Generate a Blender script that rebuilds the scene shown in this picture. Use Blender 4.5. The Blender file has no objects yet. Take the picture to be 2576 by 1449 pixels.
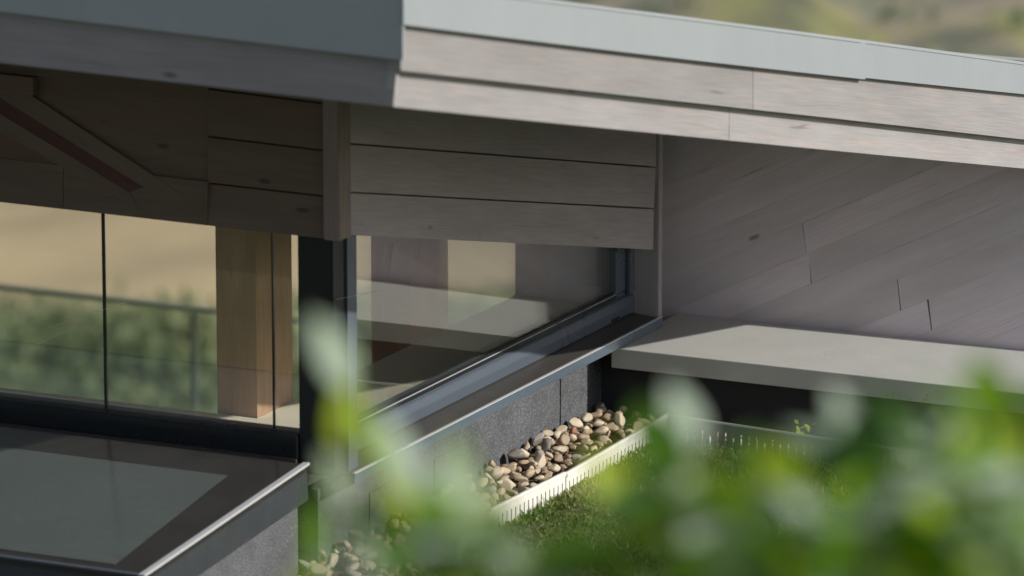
import bpy, bmesh, math, random
from mathutils import Vector, Matrix, noise
R = math.radians
rnd = random.Random(7)
scn = bpy.context.scene
col = scn.collection

# ---------------------------------------------------------------- camera
F = 14000.0                       # focal length in pixels of a 2576 px wide frame
PHI, AL = R(13.0), R(25.5)
RIGHT = Vector((math.cos(AL), math.sin(AL), 0))
FH = Vector((-math.sin(AL), math.cos(AL), 0))
FWD = FH * math.cos(PHI) + Vector((0, 0, -math.sin(PHI)))
UPV = RIGHT.cross(FWD)
def ray(px, py): return RIGHT * ((px - 1288) / F) - UPV * ((py - 724.5) / F) + FWD
CAM = -ray(1668, 795) * 20.0      # the origin is the outer corner of the window sill flashing
cd = bpy.data.cameras.new('camera'); cam = bpy.data.objects.new('camera', cd); col.objects.link(cam)
cd.sensor_width = 36.0; cd.lens = F / 2576 * 36.0
cd.clip_start = 0.1; cd.clip_end = 3000
cam.matrix_world = Matrix.Translation(CAM) @ Matrix((RIGHT, UPV, -FWD)).transposed().to_4x4()
cd.dof.use_dof = True; cd.dof.focus_distance = 19.0; cd.dof.aperture_fstop = cd.lens / 78.0
cd.dof.aperture_blades = 0
scn.camera = cam
# ---------------------------------------------------------------- world, sun, exposure
SUN_EL, SUN_AZ = R(29.5), R(2.5)          # azimuth from +X towards +Y
w = bpy.data.worlds.new('World'); scn.world = w; w.use_nodes = True
nt = w.node_tree; bg = nt.nodes['Background']
sky = nt.nodes.new('ShaderNodeTexSky'); sky.sky_type = 'NISHITA'; sky.sun_disc = False
sky.sun_elevation = SUN_EL; sky.sun_rotation = R(90) - SUN_AZ; sky.altitude = 300; sky.dust_density = 1.5
hs = nt.nodes.new('ShaderNodeHueSaturation'); hs.inputs['Saturation'].default_value = .6
nt.links.new(sky.outputs[0], hs.inputs['Color']); nt.links.new(hs.outputs[0], bg.inputs[0]); bg.inputs[1].default_value = 0.12
sl = bpy.data.lights.new('sun', 'SUN'); sun = bpy.data.objects.new('sun', sl); col.objects.link(sun)
sl.energy = 4.1; sl.angle = R(0.5); sl.color = (1.0, 0.96, 0.90)
SD = Vector((math.cos(SUN_EL) * math.cos(SUN_AZ), math.cos(SUN_EL) * math.sin(SUN_AZ), math.sin(SUN_EL)))
sun.rotation_euler = SD.to_track_quat('Z', 'Y').to_euler()
scn.view_settings.view_transform = 'Standard'; scn.view_settings.look = 'None'
scn.view_settings.exposure = 0.2; scn.view_settings.gamma = 1.0
scn.render.engine = 'CYCLES'
scn.cycles.max_bounces = 10; scn.cycles.transparent_max_bounces = 16; scn.cycles.caustics_reflective = False

# ---------------------------------------------------------------- helpers
def on(px, py, axis, val):
    r = ray(px, py); return CAM + r * ((val - CAM[axis]) / r[axis])
def onp(px, py, p, n):
    r = ray(px, py); return CAM + r * ((p - CAM).dot(n) / r.dot(n))
def at(px, py, d): return CAM + ray(px, py) * d
X, Y, Z = Vector((1, 0, 0)), Vector((0, 1, 0)), Vector((0, 0, 1))

def tag(o, label=None, cat=None, group=None, kind=None):
    if label: o['label'] = label
    if cat: o['category'] = cat
    if group: o['group'] = group
    if kind: o['kind'] = kind
    return o
def empty(name, loc=(0, 0, 0)):
    o = bpy.data.objects.new(name, None); o.location = loc; o.empty_display_size = .2; col.objects.link(o); return o

class MB:
    """collects polygons, with a per-vertex 'grain' vector (along, across, piece id)"""
    def __init__(s): s.v = []; s.f = []; s.g = []; s.smooth = False
    def vert(s, p, g=(0, 0, 0)): s.v.append(tuple(p)); s.g.append(tuple(g)); return len(s.v) - 1
    def face(s, pts, gs=None):
        s.f.append([s.vert(p, gs[i] if gs else p) for i, p in enumerate(pts)])
    def board(s, a, b, c, d, depth, pid=0):
        """front quad a b c d (a->b along the length, a->d across), pushed back by depth"""
        a, b, c, d, dp = map(Vector, (a, b, c, d, depth))
        ux = (b - a).normalized(); uy = (d - a); uy = (uy - ux * uy.dot(ux)).normalized()
        def g(p):
            q = p - a; return (q.dot(ux) + pid * 3.7, q.dot(uy) + pid * 1.3, q.dot(dp.normalized()) + pid * .77)
        P = [a, b, c, d, a + dp, b + dp, c + dp, d + dp]
        i0 = len(s.v)
        for p in P: s.vert(p, g(p))
        n = (b - a).cross(d - a)
        q = [(0, 1, 2, 3), (4, 7, 6, 5), (0, 4, 5, 1), (1, 5, 6, 2), (2, 6, 7, 3), (3, 7, 4, 0)]
        if n.dot(dp) > 0: q = [tuple(reversed(x)) for x in q]
        for x in q: s.f.append([i0 + k for k in x])
    def box(s, x0, x1, y0, y1, z0, z1, pid=0, along='x'):
        lo, hi = Vector((x0, y0, z0)), Vector((x1, y1, z1))
        if along == 'x': s.board((x0, y0, z0), (x1, y0, z0), (x1, y0, z1), (x0, y0, z1), (0, y1 - y0, 0), pid)
        elif along == 'y': s.board((x1, y0, z0), (x1, y1, z0), (x1, y1, z1), (x1, y0, z1), (x0 - x1, 0, 0), pid)
        else: s.board((x0, y0, z0), (x0, y0, z1), (x1, y0, z1), (x1, y0, z0), (0, y1 - y0, 0), pid)
    def extrude(s, prof, p0, p1, ax, az):
        """closed profile [(u,v)] swept from p0 to p1, u along ax, v along az"""
        n = len(prof); i0 = len(s.v); L = (Vector(p1) - Vector(p0)).length
        for k, p in enumerate((p0, p1)):
            for (u, v) in prof: s.vert(Vector(p) + ax * u + az * v, (k * L, u, v))
        for i in range(n):
            j = (i + 1) % n; s.f.append([i0 + i, i0 + j, i0 + n + j, i0 + n + i])
        s.f.append([i0 + i for i in range(n)][::-1]); s.f.append([i0 + n + i for i in range(n)])
    def build(s, name, mat, parent=None, bevel=0.0, smooth=False):
        me = bpy.data.meshes.new(name); me.from_pydata(s.v, [], s.f); me.validate()
        at_ = me.attributes.new('grain', 'FLOAT_VECTOR', 'POINT')
        if len(me.vertices) == len(s.g):
            at_.data.foreach_set('vector', [c for g in s.g for c in g])
        bm = bmesh.new(); bm.from_mesh(me); bmesh.ops.recalc_face_normals(bm, faces=bm.faces)
        if bevel > 0:
            bmesh.ops.bevel(bm, geom=list(bm.edges), offset=bevel, segments=2, affect='EDGES', clamp_overlap=True)
        bm.to_mesh(me); bm.free()
        if smooth:
            for p in me.polygons: p.use_smooth = True
        me.materials.append(mat)
        o = bpy.data.objects.new(name, me); col.objects.link(o)
        if parent: o.parent = parent
        return o

# ---------------------------------------------------------------- materials
def newmat(name):
    m = bpy.data.materials.new(name); m.use_nodes = True
    n = m.node_tree; return m, n, n.nodes['Principled BSDF']
def N(nt, t, **kw):
    nd = nt.nodes.new(t)
    for k, v in kw.items():
        if k in nd.inputs: nd.inputs[k].default_value = v
        else: setattr(nd, k, v)
    return nd
def coord(nt, kind, scale=(1, 1, 1)):
    mp = N(nt, 'ShaderNodeMapping'); mp.inputs['Scale'].default_value = scale
    if kind == 'grain':
        a = N(nt, 'ShaderNodeAttribute', attribute_name='grain'); nt.links.new(a.outputs['Vector'], mp.inputs[0])
    else:
        a = N(nt, 'ShaderNodeTexCoord'); nt.links.new(a.outputs[kind], mp.inputs[0])
    return mp.outputs[0]
def tex(nt, co, scale, detail=4, rough=.55, dist=0):
    t = N(nt, 'ShaderNodeTexNoise', Scale=scale, Detail=detail, Roughness=rough, Distortion=dist)
    nt.links.new(co, t.inputs['Vector']); return t.outputs['Fac']
def ramp(nt, fac, stops):
    r = N(nt, 'ShaderNodeValToRGB'); el = r.color_ramp.elements
    while len(el) < len(stops): el.new(.5)
    for e, (p, c) in zip(el, stops): e.position = p; e.color = (*c, 1) if len(c) == 3 else c
    nt.links.new(fac, r.inputs[0]); return r.outputs[0]
def mix(nt, fac, a, b, mode='MIX'):
    m = N(nt, 'ShaderNodeMix', data_type='RGBA', blend_type=mode)
    for k, v in ((0, fac), (6, a), (7, b)):
        if hasattr(v, 'is_output') or isinstance(v, bpy.types.NodeSocket): nt.links.new(v, m.inputs[k])
        else: m.inputs[k].default_value = v if k == 0 else (*v, 1)
    return m.outputs[2]
def bump(nt, bsdf, h, strength=.3, dist=.01):
    b = N(nt, 'ShaderNodeBump', Strength=strength, Distance=dist)
    nt.links.new(h, b.inputs['Height']); nt.links.new(b.outputs[0], bsdf.inputs['Normal'])

def wood(name, base, dark, tint, tintamt=.35, cracks=True, rough=.75, vary=.16, fc=.15):
    m, nt, b = newmat(name); L = nt.links
    broad = tex(nt, coord(nt, 'grain', (1.1, 5, 1)), 2.2, 3)
    c = mix(nt, ramp(nt, broad, [(.32, (0, 0, 0)), (.7, (1, 1, 1))]), dark, base)
    # growth rings: distorted bands stretched along the board
    wv = N(nt, 'ShaderNodeTexWave', Scale=9.0, Distortion=7.0, Detail=3.0, wave_type='BANDS', bands_direction='Y')
    wv.inputs['Detail Scale'].default_value = .9
    L.new(coord(nt, 'grain', (.35, 3.2, 1.5)), wv.inputs['Vector'])
    fine = tex(nt, coord(nt, 'grain', (3, 95, 30)), 2.0, 5, .6)
    g = ramp(nt, wv.outputs['Fac'], [(.35, (1, 1, 1)), (.62, (.86, .85, .845)), (.8, (1, 1, 1))])
    patch = ramp(nt, tex(nt, coord(nt, 'grain', (.9, 3, 1)), 1.7, 2), [(.42, (0, 0, 0)), (.62, (1, 1, 1))])
    c = mix(nt, patch, c, mix(nt, 1.0, c, g, 'MULTIPLY'))
    c = mix(nt, 1.0, c, ramp(nt, fine, [(.3, (1 - fc,) * 3), (.7, (1 + fc * .5,) * 3)]), 'MULTIPLY')
    # warm wood showing through the grey where the weathering is thin
    warm = ramp(nt, tex(nt, coord(nt, 'grain', (1.3, 16, 3)), 2.6, 5, .7), [(.54, (0, 0, 0)), (.72, (tintamt,) * 3)])
    c = mix(nt, warm, c, tint)
    # each piece its own tone
    av = N(nt, 'ShaderNodeAttribute', attribute_name='grain')
    sx = N(nt, 'ShaderNodeSeparateXYZ'); L.new(av.outputs['Vector'], sx.inputs[0])
    sn = N(nt, 'ShaderNodeMath', operation='MULTIPLY'); L.new(sx.outputs[2], sn.inputs[0]); sn.inputs[1].default_value = 1 / .77
    rd = N(nt, 'ShaderNodeMath', operation='ROUND'); L.new(sn.outputs[0], rd.inputs[0])
    wn = N(nt, 'ShaderNodeTexWhiteNoise', noise_dimensions='1D'); L.new(rd.outputs[0], wn.inputs['W'])
    lo, hi = 1 - vary, 1 + vary
    c = mix(nt, 1.0, c, ramp(nt, wn.outputs['Value'], [(0, (lo, lo, lo * .99)), (1, (hi, hi * .985, hi))]), 'MULTIPLY')
    # knots
    vo = N(nt, 'ShaderNodeTexVoronoi', Scale=1.0); L.new(coord(nt, 'grain', (2.6, 7.5, 1.6)), vo.inputs['Vector'])
    kn = ramp(nt, vo.outputs['Distance'], [(.035, (.35, .33, .32)), (.085, (1, 1, 1))])
    c = mix(nt, .8, c, kn, 'MULTIPLY')
    if cracks:
        w2 = N(nt, 'ShaderNodeTexNoise', Scale=1.0, Detail=2.0)
        L.new(coord(nt, 'grain', (.3, 12, 1)), w2.inputs['Vector'])
        ck = ramp(nt, w2.outputs['Fac'], [(.496, (1, 1, 1)), (.5, (.62, .6, .58)), (.504, (1, 1, 1))])
        gate = ramp(nt, tex(nt, coord(nt, 'grain', (1.5, 3, 1)), 1.3, 1), [(.55, (0, 0, 0)), (.6, (1, 1, 1))])
        c = mix(nt, gate, c, mix(nt, 1.0, c, ck, 'MULTIPLY'))
    L.new(c, b.inputs['Base Color']); b.inputs['Roughness'].default_value = rough
    b.inputs['Specular IOR Level'].default_value = .3
    bump(nt, b, fine, .35, .002)
    return m
def metal_paint(name, c1, c2, rough=.42, metallic=0.0, spec=.5, scale=3, dirt=None, streak=0, specks=0):
    m, nt, b = newmat(name)
    n = tex(nt, coord(nt, 'Object', (1, 1, 1)), scale, 5, .6, .6)
    c = mix(nt, ramp(nt, n, [(.3, (0, 0, 0)), (.7, (1, 1, 1))]), c1, c2)
    if dirt:
        d = ramp(nt, tex(nt, coord(nt, 'Object', (1, 1, 1)), 26, 6, .75), [(.58, (0, 0, 0)), (.75, (.6, .6, .6))])
        c = mix(nt, d, c, dirt)
    if streak:      # rain streaks running down the sheet
        st_ = tex(nt, coord(nt, 'Object', (3, 3, .8)), 1.6, 5, .7)
        c = mix(nt, 1.0, c, ramp(nt, st_, [(.3, (1 - streak,) * 3), (.6, (1.0,) * 3), (.75, (1 + streak * .5,) * 3)]), 'MULTIPLY')
    if specks:
        sp_ = tex(nt, coord(nt, 'Object', (1, 1, 1)), 95, 2, .5); g_ = tex(nt, coord(nt, 'Object', (1, 1, 1)), 4, 2, .5)
        sm_ = N(nt, 'ShaderNodeMath', operation='MULTIPLY'); nt.links.new(sp_, sm_.inputs[0]); nt.links.new(g_, sm_.inputs[1])
        c = mix(nt, ramp(nt, sm_.outputs[0], [(.40, (0, 0, 0)), (.44, (specks,) * 3)]), c, (.10, .10, .07))
    nt.links.new(c, b.inputs['Base Color']); b.inputs['Metallic'].default_value = metallic
    b.inputs['Specular IOR Level'].default_value = spec
    nt.links.new(ramp(nt, n, [(.3, (rough - .06,) * 3), (.7, (rough + .08,) * 3)]), b.inputs['Roughness'])
    bump(nt, b, tex(nt, coord(nt, 'Object'), 2.2, 2), .12, .01)
    return m
def glass(name, tint=(.93, .95, .93), r0=.045, k=.85, power=3.0, wob=.0):
    m = bpy.data.materials.new(name); m.use_nodes = True; nt = m.node_tree
    nt.nodes.clear(); out = N(nt, 'ShaderNodeOutputMaterial')
    tr = N(nt, 'ShaderNodeBsdfTransparent'); tr.inputs[0].default_value = (*tint, 1)
    gl = N(nt, 'ShaderNodeBsdfGlossy', Roughness=0.01); gl.inputs[0].default_value = (.95, .98, 1, 1)
    lw = N(nt, 'ShaderNodeLayerWeight', Blend=.5)
    pw = N(nt, 'ShaderNodeMath', operation='POWER'); nt.links.new(lw.outputs['Facing'], pw.inputs[0]); pw.inputs[1].default_value = power
    ma = N(nt, 'ShaderNodeMath', operation='MULTIPLY_ADD', use_clamp=True); nt.links.new(pw.outputs[0], ma.inputs[0])
    ma.inputs[1].default_value = k; ma.inputs[2].default_value = r0
    mx = N(nt, 'ShaderNodeMixShader'); nt.links.new(ma.outputs[0], mx.inputs[0])
    nt.links.new(tr.outputs[0], mx.inputs[1]); nt.links.new(gl.outputs[0], mx.inputs[2]); nt.links.new(mx.outputs[0], out.inputs[0])
    if wob:
        b = N(nt, 'ShaderNodeBump', Strength=1.0, Distance=wob)
        nt.links.new(tex(nt, coord(nt, 'Object'), 1.6, 1), b.inputs['Height']); nt.links.new(b.outputs[0], gl.inputs['Normal'])
    return m

M = {}
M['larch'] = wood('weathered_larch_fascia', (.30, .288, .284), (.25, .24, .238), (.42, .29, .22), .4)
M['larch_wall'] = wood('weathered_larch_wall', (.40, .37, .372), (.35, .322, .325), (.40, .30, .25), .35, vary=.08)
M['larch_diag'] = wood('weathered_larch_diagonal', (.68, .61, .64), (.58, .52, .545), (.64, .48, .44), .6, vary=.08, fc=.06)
M['larch_shade'] = wood('weathered_larch_shaded', (.27, .255, .26), (.23, .215, .22), (.26, .2, .17), .3, vary=.05)  # darker larch copy for the left fascia, its shade painted into the colour
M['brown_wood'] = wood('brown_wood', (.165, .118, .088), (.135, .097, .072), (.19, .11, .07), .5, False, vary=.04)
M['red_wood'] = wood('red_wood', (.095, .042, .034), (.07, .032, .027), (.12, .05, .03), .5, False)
M['glulam'] = wood('glulam', (.42, .27, .17), (.30, .19, .12), (.40, .20, .11), .5, False, .6)
M['zinc'] = metal_paint('light_zinc', (.30, .325, .34), (.275, .30, .315), .45, .15, .5, 1.6, (.26, .28, .29), streak=.045)
M['coping'] = metal_paint('coping_metal', (.55, .55, .515), (.48, .485, .455), .36, .05, .5, 2.6, (.42, .42, .385), streak=.05, specks=.4)
M['frame'] = metal_paint('anthracite_sky_tint', (.085, .105, .132), (.075, .093, .117), .3, .0, .8)  # blue tint paints the sky's reflection into the base colour
M['frame_dark'] = metal_paint('dark_frame', (.018, .02, .022), (.014, .016, .018), .3, .0, .4)
M['flash'] = metal_paint('dark_flashing', (.075, .068, .06), (.06, .055, .05), .32, .1, .6, 3, (.085, .07, .06))
M['flash_lip'] = metal_paint('flashing_lip', (.30, .38, .46), (.26, .33, .41), .22, .7, .6)
M['steel'] = metal_paint('bright_trim', (.70, .71, .73), (.62, .63, .65), .3, .35, .6)
M['ledge'] = metal_paint('inner_ledge', (.80, .74, .64), (.74, .69, .60), .5)
M['plaster'] = metal_paint('interior_plaster', (.36, .36, .33), (.32, .32, .29), .8)
M['floor'] = metal_paint('interior_floor', (.22, .2, .17), (.18, .16, .14), .6)
M['black'] = metal_paint('black_gasket', (.012, .013, .014), (.01, .01, .011), .4)
M['glass'] = glass('window_glass', (.975, .98, .965), .01, .88, 2.7, .0012)
M['glass_front'] = glass('front_window_glass', (.975, .975, .955), .085, .6, 2.7, .0006)
M['glass_far'] = glass('balustrade_glass', (.86, .9, .88), .05, .5, 3)
def felt():
    m, nt, b = newmat('mineral_felt'); co = coord(nt, 'Object')
    n1 = tex(nt, co, 170, 3, .8); n2 = tex(nt, co, 7, 5, .65)
    c = ramp(nt, n1, [(.36, (.045, .048, .055)), (.55, (.10, .104, .11)), (.72, (.27, .275, .285))])
    c = mix(nt, 1.0, c, ramp(nt, n2, [(.3, (.7, .7, .7)), (.7, (1.15, 1.15, 1.15))]), 'MULTIPLY')
    nt.links.new(c, b.inputs['Base Color']); b.inputs['Roughness'].default_value = .9
    bump(nt, b, n1, .6, .003); return m
M['felt'] = felt()
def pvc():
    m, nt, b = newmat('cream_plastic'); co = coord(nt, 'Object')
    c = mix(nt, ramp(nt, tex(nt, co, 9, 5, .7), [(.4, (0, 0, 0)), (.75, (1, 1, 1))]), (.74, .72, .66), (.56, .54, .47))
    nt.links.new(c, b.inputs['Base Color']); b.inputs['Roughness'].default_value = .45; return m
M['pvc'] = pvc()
M['pvc_shaded'] = metal_paint('shaded_plastic', (.26, .27, .25), (.2, .21, .19), .6)  # darkened copy of the cream plastic, with the shade put in its colour
def stone(name, c1, c2):
    m, nt, b = newmat(name); oi = N(nt, 'ShaderNodeObjectInfo')
    co = coord(nt, 'Object')
    c = mix(nt, ramp(nt, tex(nt, co, 22, 4, .6), [(.3, (0, 0, 0)), (.7, (1, 1, 1))]), c1, c2)
    v = ramp(nt, oi.outputs['Random'], [(0, (.7, .66, .62)), (.5, (1, 1, 1)), (1, (1.15, 1.15, 1.12))])
    c = mix(nt, 1.0, c, v, 'MULTIPLY')
    nt.links.new(c, b.inputs['Base Color']); b.inputs['Roughness'].default_value = .65
    bump(nt, b, tex(nt, co, 90, 3), .15, .002); return m
M['stone_tan'] = stone('pebble_tan', (.45, .35, .235), (.35, .27, .18))
M['stone_pale'] = stone('pebble_pale', (.53, .45, .335), (.44, .37, .27))
M['stone_red'] = stone('pebble_red', (.33, .15, .09), (.24, .11, .07))
M['stone_grey'] = stone('pebble_grey', (.30, .28, .25), (.22, .20, .18))
def soil(name, c1, c2, sc=8):
    m, nt, b = newmat(name); co = coord(nt, 'Object')
    c = mix(nt, ramp(nt, tex(nt, co, sc, 6, .7), [(.35, (0, 0, 0)), (.65, (1, 1, 1))]), c1, c2)
    nt.links.new(c, b.inputs['Base Color']); b.inputs['Roughness'].default_value = .95; return m
M['soil'] = soil('moss_soil', (.07, .09, .025), (.12, .11, .05))
def leafmat(name, stops, trans=.35, rough=.45, spec=.5):
    """stops: colour ramp read from a per-leaf random in the grain attribute"""
    m, nt, b = newmat(name)
    a = N(nt, 'ShaderNodeAttribute', attribute_name='grain'); sx = N(nt, 'ShaderNodeSeparateXYZ'); nt.links.new(a.outputs['Vector'], sx.inputs[0])
    c = ramp(nt, sx.outputs[0], stops)
    nt.links.new(c, b.inputs['Base Color']); b.inputs['Roughness'].default_value = rough; b.inputs['Specular IOR Level'].default_value = spec
    tl = N(nt, 'ShaderNodeBsdfTranslucent'); 
    h = N(nt, 'ShaderNodeHueSaturation', Saturation=1.2, Value=1.9); nt.links.new(c, h.inputs['Color']); nt.links.new(h.outputs[0], tl.inputs[0])
    mx = N(nt, 'ShaderNodeMixShader', Fac=trans); out = nt.nodes['Material Output']
    nt.links.new(b.outputs[0], mx.inputs[1]); nt.links.new(tl.outputs[0], mx.inputs[2]); nt.links.new(mx.outputs[0], out.inputs[0])
    return m
M['leaf'] = leafmat('shrub_leaf', [(0, (.42, .475, .42)), (.28, (.31, .385, .28)), (.36, (.28, .36, .13)), (.42, (.03, .08, .01)), (.70, (.11, .23, .008)), (1, (.32, .40, .006))], .42, .5, .35)  # the pale stops put the sky's sheen into the leaf colour
M['sedum'] = leafmat('sedum_leaf', [(0, (.05, .085, .025)), (.45, (.10, .15, .03)), (.75, (.17, .20, .07)), (1, (.30, .27, .13))], .25, .6, .3)
M['scrub'] = leafmat('scrub_leaf', [(0, (.11, .145, .085)), (.5, (.19, .23, .12)), (1, (.33, .32, .18))], .2, .7, .2)  # tones lightened so the colour carries the distance haze
M['bark'] = soil('bark', (.10, .075, .05), (.06, .045, .03), 40)

# ================================================================= SETTING: terrain
def terr_h(s, t):
    """height by distance s along the view and t across"""
    def sm(a, b, x): x = max(0, min(1, (x - a) / (b - a))); return x * x * (3 - 2 * x)
    h = 1.75 - 4.95 * sm(8, 13, s) - 9.3 * sm(27, 50, s)
    h += 6 * sm(120, 200, s) + 60 * sm(180, 600, s) + 120 * sm(400, 1200, s)
    amp = sm(45, 60, s)
    h += amp * (noise.noise(Vector((s * .05, t * .05, 3))) * 1.3 + noise.noise(Vector((s * .3, t * .3, 1))) * .35)
    h += (1 - sm(9, 20, s)) * 0.0
    return h
def terr_pt(s, t):
    p = Vector((CAM.x, CAM.y, 0)) + FH * s + RIGHT * t; p.z = terr_h(s, t); return p
ss = [-60, -30, -10, 0, 4, 7, 9, 10, 11, 12, 13, 14, 20, 26] + [28 + 2 * i for i in range(11)] + [50 + .8 * i for i in range(100)] + [131, 136, 145, 160, 180, 200, 240, 300, 400, 500, 600, 800, 1000, 1200, 1500]
ts = [-900, -500, -250, -120, -70, -45, -34] + [-26 + .8 * i for i in range(66)] + [30, 45, 70, 120, 250, 500, 900]
mb = MB(); nT = len(ts)
for s_ in ss:
    for t_ in ts: p = terr_pt(s_, t_); mb.vert(p, (s_, t_, 0))
for i in range(len(ss) - 1):
    for j in range(nT - 1): mb.f.append([i * nT + j, i * nT + j + 1, (i + 1) * nT + j + 1, (i + 1) * nT + j])
m, nt, b = newmat('hillside'); gco = coord(nt, 'grain')
sx = N(nt, 'ShaderNodeSeparateXYZ'); nt.links.new(gco, sx.inputs[0])
n1 = tex(nt, coord(nt, 'grain', (.55, 1, 1)), .22, 4, .6, .8); n2 = tex(nt, gco, 1.4, 5, .6)
olive = ramp(nt, n1, [(.30, (.12, .125, .10)), (.43, (.29, .285, .13)), (.52, (.27, .23, .175)), (.60, (.15, .16, .12)), (.70, (.30, .29, .16))])
beige = mix(nt, n2, (.52, .42, .26), (.40, .31, .20))
green = mix(nt, n2, (.12, .15, .08), (.22, .24, .13))
wob = N(nt, 'ShaderNodeMath', operation='MULTIPLY_ADD'); nt.links.new(tex(nt, gco, .35, 3), wob.inputs[0]); wob.inputs[1].default_value = 5.0; nt.links.new(sx.outputs[0], wob.inputs[2])
def band(a, b_): 
    mr = N(nt, 'ShaderNodeMapRange'); nt.links.new(wob.outputs[0], mr.inputs[0]); mr.inputs[1].default_value = a; mr.inputs[2].default_value = b_; return mr.outputs[0]
c = mix(nt, band(73.0, 75.0), green, beige)
c = mix(nt, band(84, 88), c, olive)
nt.links.new(c, b.inputs['Base Color']); b.inputs['Roughness'].default_value = 1; b.inputs['Specular IOR Level'].default_value = 0
hill = mb.build('hillside', m); tag(hill, kind='structure'); 
for p in hill.data.polygons: p.use_smooth = True

# scrub on the hillside, below the dry grass and further up
mb = MB()
def card(mb, p, L, W, d, n, g):
    d = d.normalized(); s_ = d.cross(n).normalized()
    i = len(mb.v)
    for q in (p, p + d * L * .5 + s_ * W * .5, p + d * L, p + d * L * .5 - s_ * W * .5): mb.vert(q, (g, 0, 0))
    mb.f.append([i, i + 1, i + 2, i + 3])
def rv(): return Vector((rnd.uniform(-1, 1), rnd.uniform(-1, 1), rnd.uniform(-1, 1)))
for k in range(660):
    s_ = rnd.uniform(56, 71) if k < 620 else rnd.uniform(82, 108)
    t_ = rnd.uniform(-9, 9) if k < 620 else rnd.uniform(-4, 12)
    c0 = terr_pt(s_, t_); r_ = rnd.uniform(.25, .7) * (1 if k < 620 else 1.3); tone = rnd.random()
    for q in range(26):
        v = rv().normalized() * r_ * rnd.random() ** .4; v.z = abs(v.z) * .9
        card(mb, c0 + v, rnd.uniform(.15, .35), rnd.uniform(.08, .16), rv() + Z * .8, rv(), min(1, max(0, tone + rnd.uniform(-.25, .25))))
scrub = mb.build('scrub', M['scrub']); tag(scrub, 'blurred low green scrub and dry tufts covering the far hillside', 'scrub', kind='stuff')

# ================================================================= HOUSE
house = empty('house', (0, 0, -0.3)); house_z = .3
tag(house, 'low modern house clad in weathered grey larch with corner windows and deep eaves', 'house')
class H: pass
def part(mb, name, mat, parent=None, **kw):
    o = mb.build(name, mat, None, **kw)
    o.parent = parent or house
    if (parent or house) is house: o.matrix_parent_inverse = Matrix.Translation((0, 0, .3))
    return o

# ---- roof
c0 = at(1015, 62, 15.6)                       # outer roof corner, foot of the metal trim
REC = R(58)
CD = (RIGHT * math.cos(REC) + FH * math.sin(REC)).normalized(); NC = CD.cross(Z).normalized()   # NC points out (+X)
if NC.x < 0: NC = -NC
fy = c0.y
def fp(px, py, off=0.0): return onp(px, py, c0 + NC * off, NC)       # a point on the right-hand fascia
def fl(px, py, off=0.0): return on(px, py, 1, fy + off)              # a point on the left-hand fascia
FX = 2760
def ext(a, b_, px): return (a[1] + (b_[1] - a[1]) * (px - a[0]) / (b_[0] - a[0]))
def qline(P, px):
    (x0, y0), (x1, y1), (x2, y2) = P     # quadratic through three points
    l0 = (px - x1) * (px - x2) / ((x0 - x1) * (x0 - x2)); l1 = (px - x0) * (px - x2) / ((x1 - x0) * (x1 - x2)); l2 = (px - x0) * (px - x1) / ((x2 - x0) * (x2 - x1))
    return y0 * l0 + y1 * l1 + y2 * l2
TOP = ((1015, -36), (1880, 70), (2576, 163)); B1 = ((1015, 62), (1800, 158), (2576, 241))
B2 = ((1010, 178), (1800, 265), (2576, 351)); B3 = ((985, 268), (1800, 350), (2576, 424))
roof_mb = MB()
# roof deck, sunk behind the metal upstand
rA = fp(1015, -20, -.05); rB = fp(FX, qline(TOP, FX) + 12, -.05)
rL = fl(-1700, -150, .05); rA2 = rA
dn = Z * -.12
back = FH * 5.5
P = [rL - Z * .05, rA - Z * .05, rB - Z * .05, rB + Vector((-.6, 3.2, -.95)), rL + Vector((0, 6.8, -1.6))]
i0 = len(roof_mb.v)
for p in P: roof_mb.vert(p, p)
for p in P: roof_mb.vert(p + dn, p)
roof_mb.f += [[0, 1, 2, 3, 4], [9, 8, 7, 6, 5]] + [[i, (i + 1) % 5, 5 + (i + 1) % 5, 5 + i] for i in range(5)]
roof = part(roof_mb, 'roof', M['brown_wood'])
# right-hand metal trim in two sheets with a lapped seam
mbm = MB()
segs = [(1015, 2165), (2165, FX)]
for k, (xa, xb) in enumerate(segs):
    n = 8; o_ = .004 * (1 - k)
    for i in range(n):
        a, b_ = xa + (xb - xa) * i / n, xa + (xb - xa) * (i + 1) / n
        if k == 0 and i == n - 1: b_ += 12
        dy = -4 if k == 1 else 0
        mbm.board(fp(a, qline(B1, a) + dy, o_), fp(b_, qline(B1, b_) + dy, o_), fp(b_, qline(TOP, b_), o_), fp(a, qline(TOP, a), o_), -NC * .012, k)
    for i in range(n):   # folded top edge catching the light
        a, b_ = xa + (xb - xa) * i / n, xa + (xb - xa) * (i + 1) / n
        t0, t1 = fp(a, qline(TOP, a), o_), fp(b_, qline(TOP, b_), o_)
        mbm.board(t0 + NC * .003, t1 + NC * .003, t1 + Z * .01 + NC * .002, t0 + Z * .01 + NC * .002, -NC * .05, k)
part(mbm, 'metal_trim', M['zinc'], roof)
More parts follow.
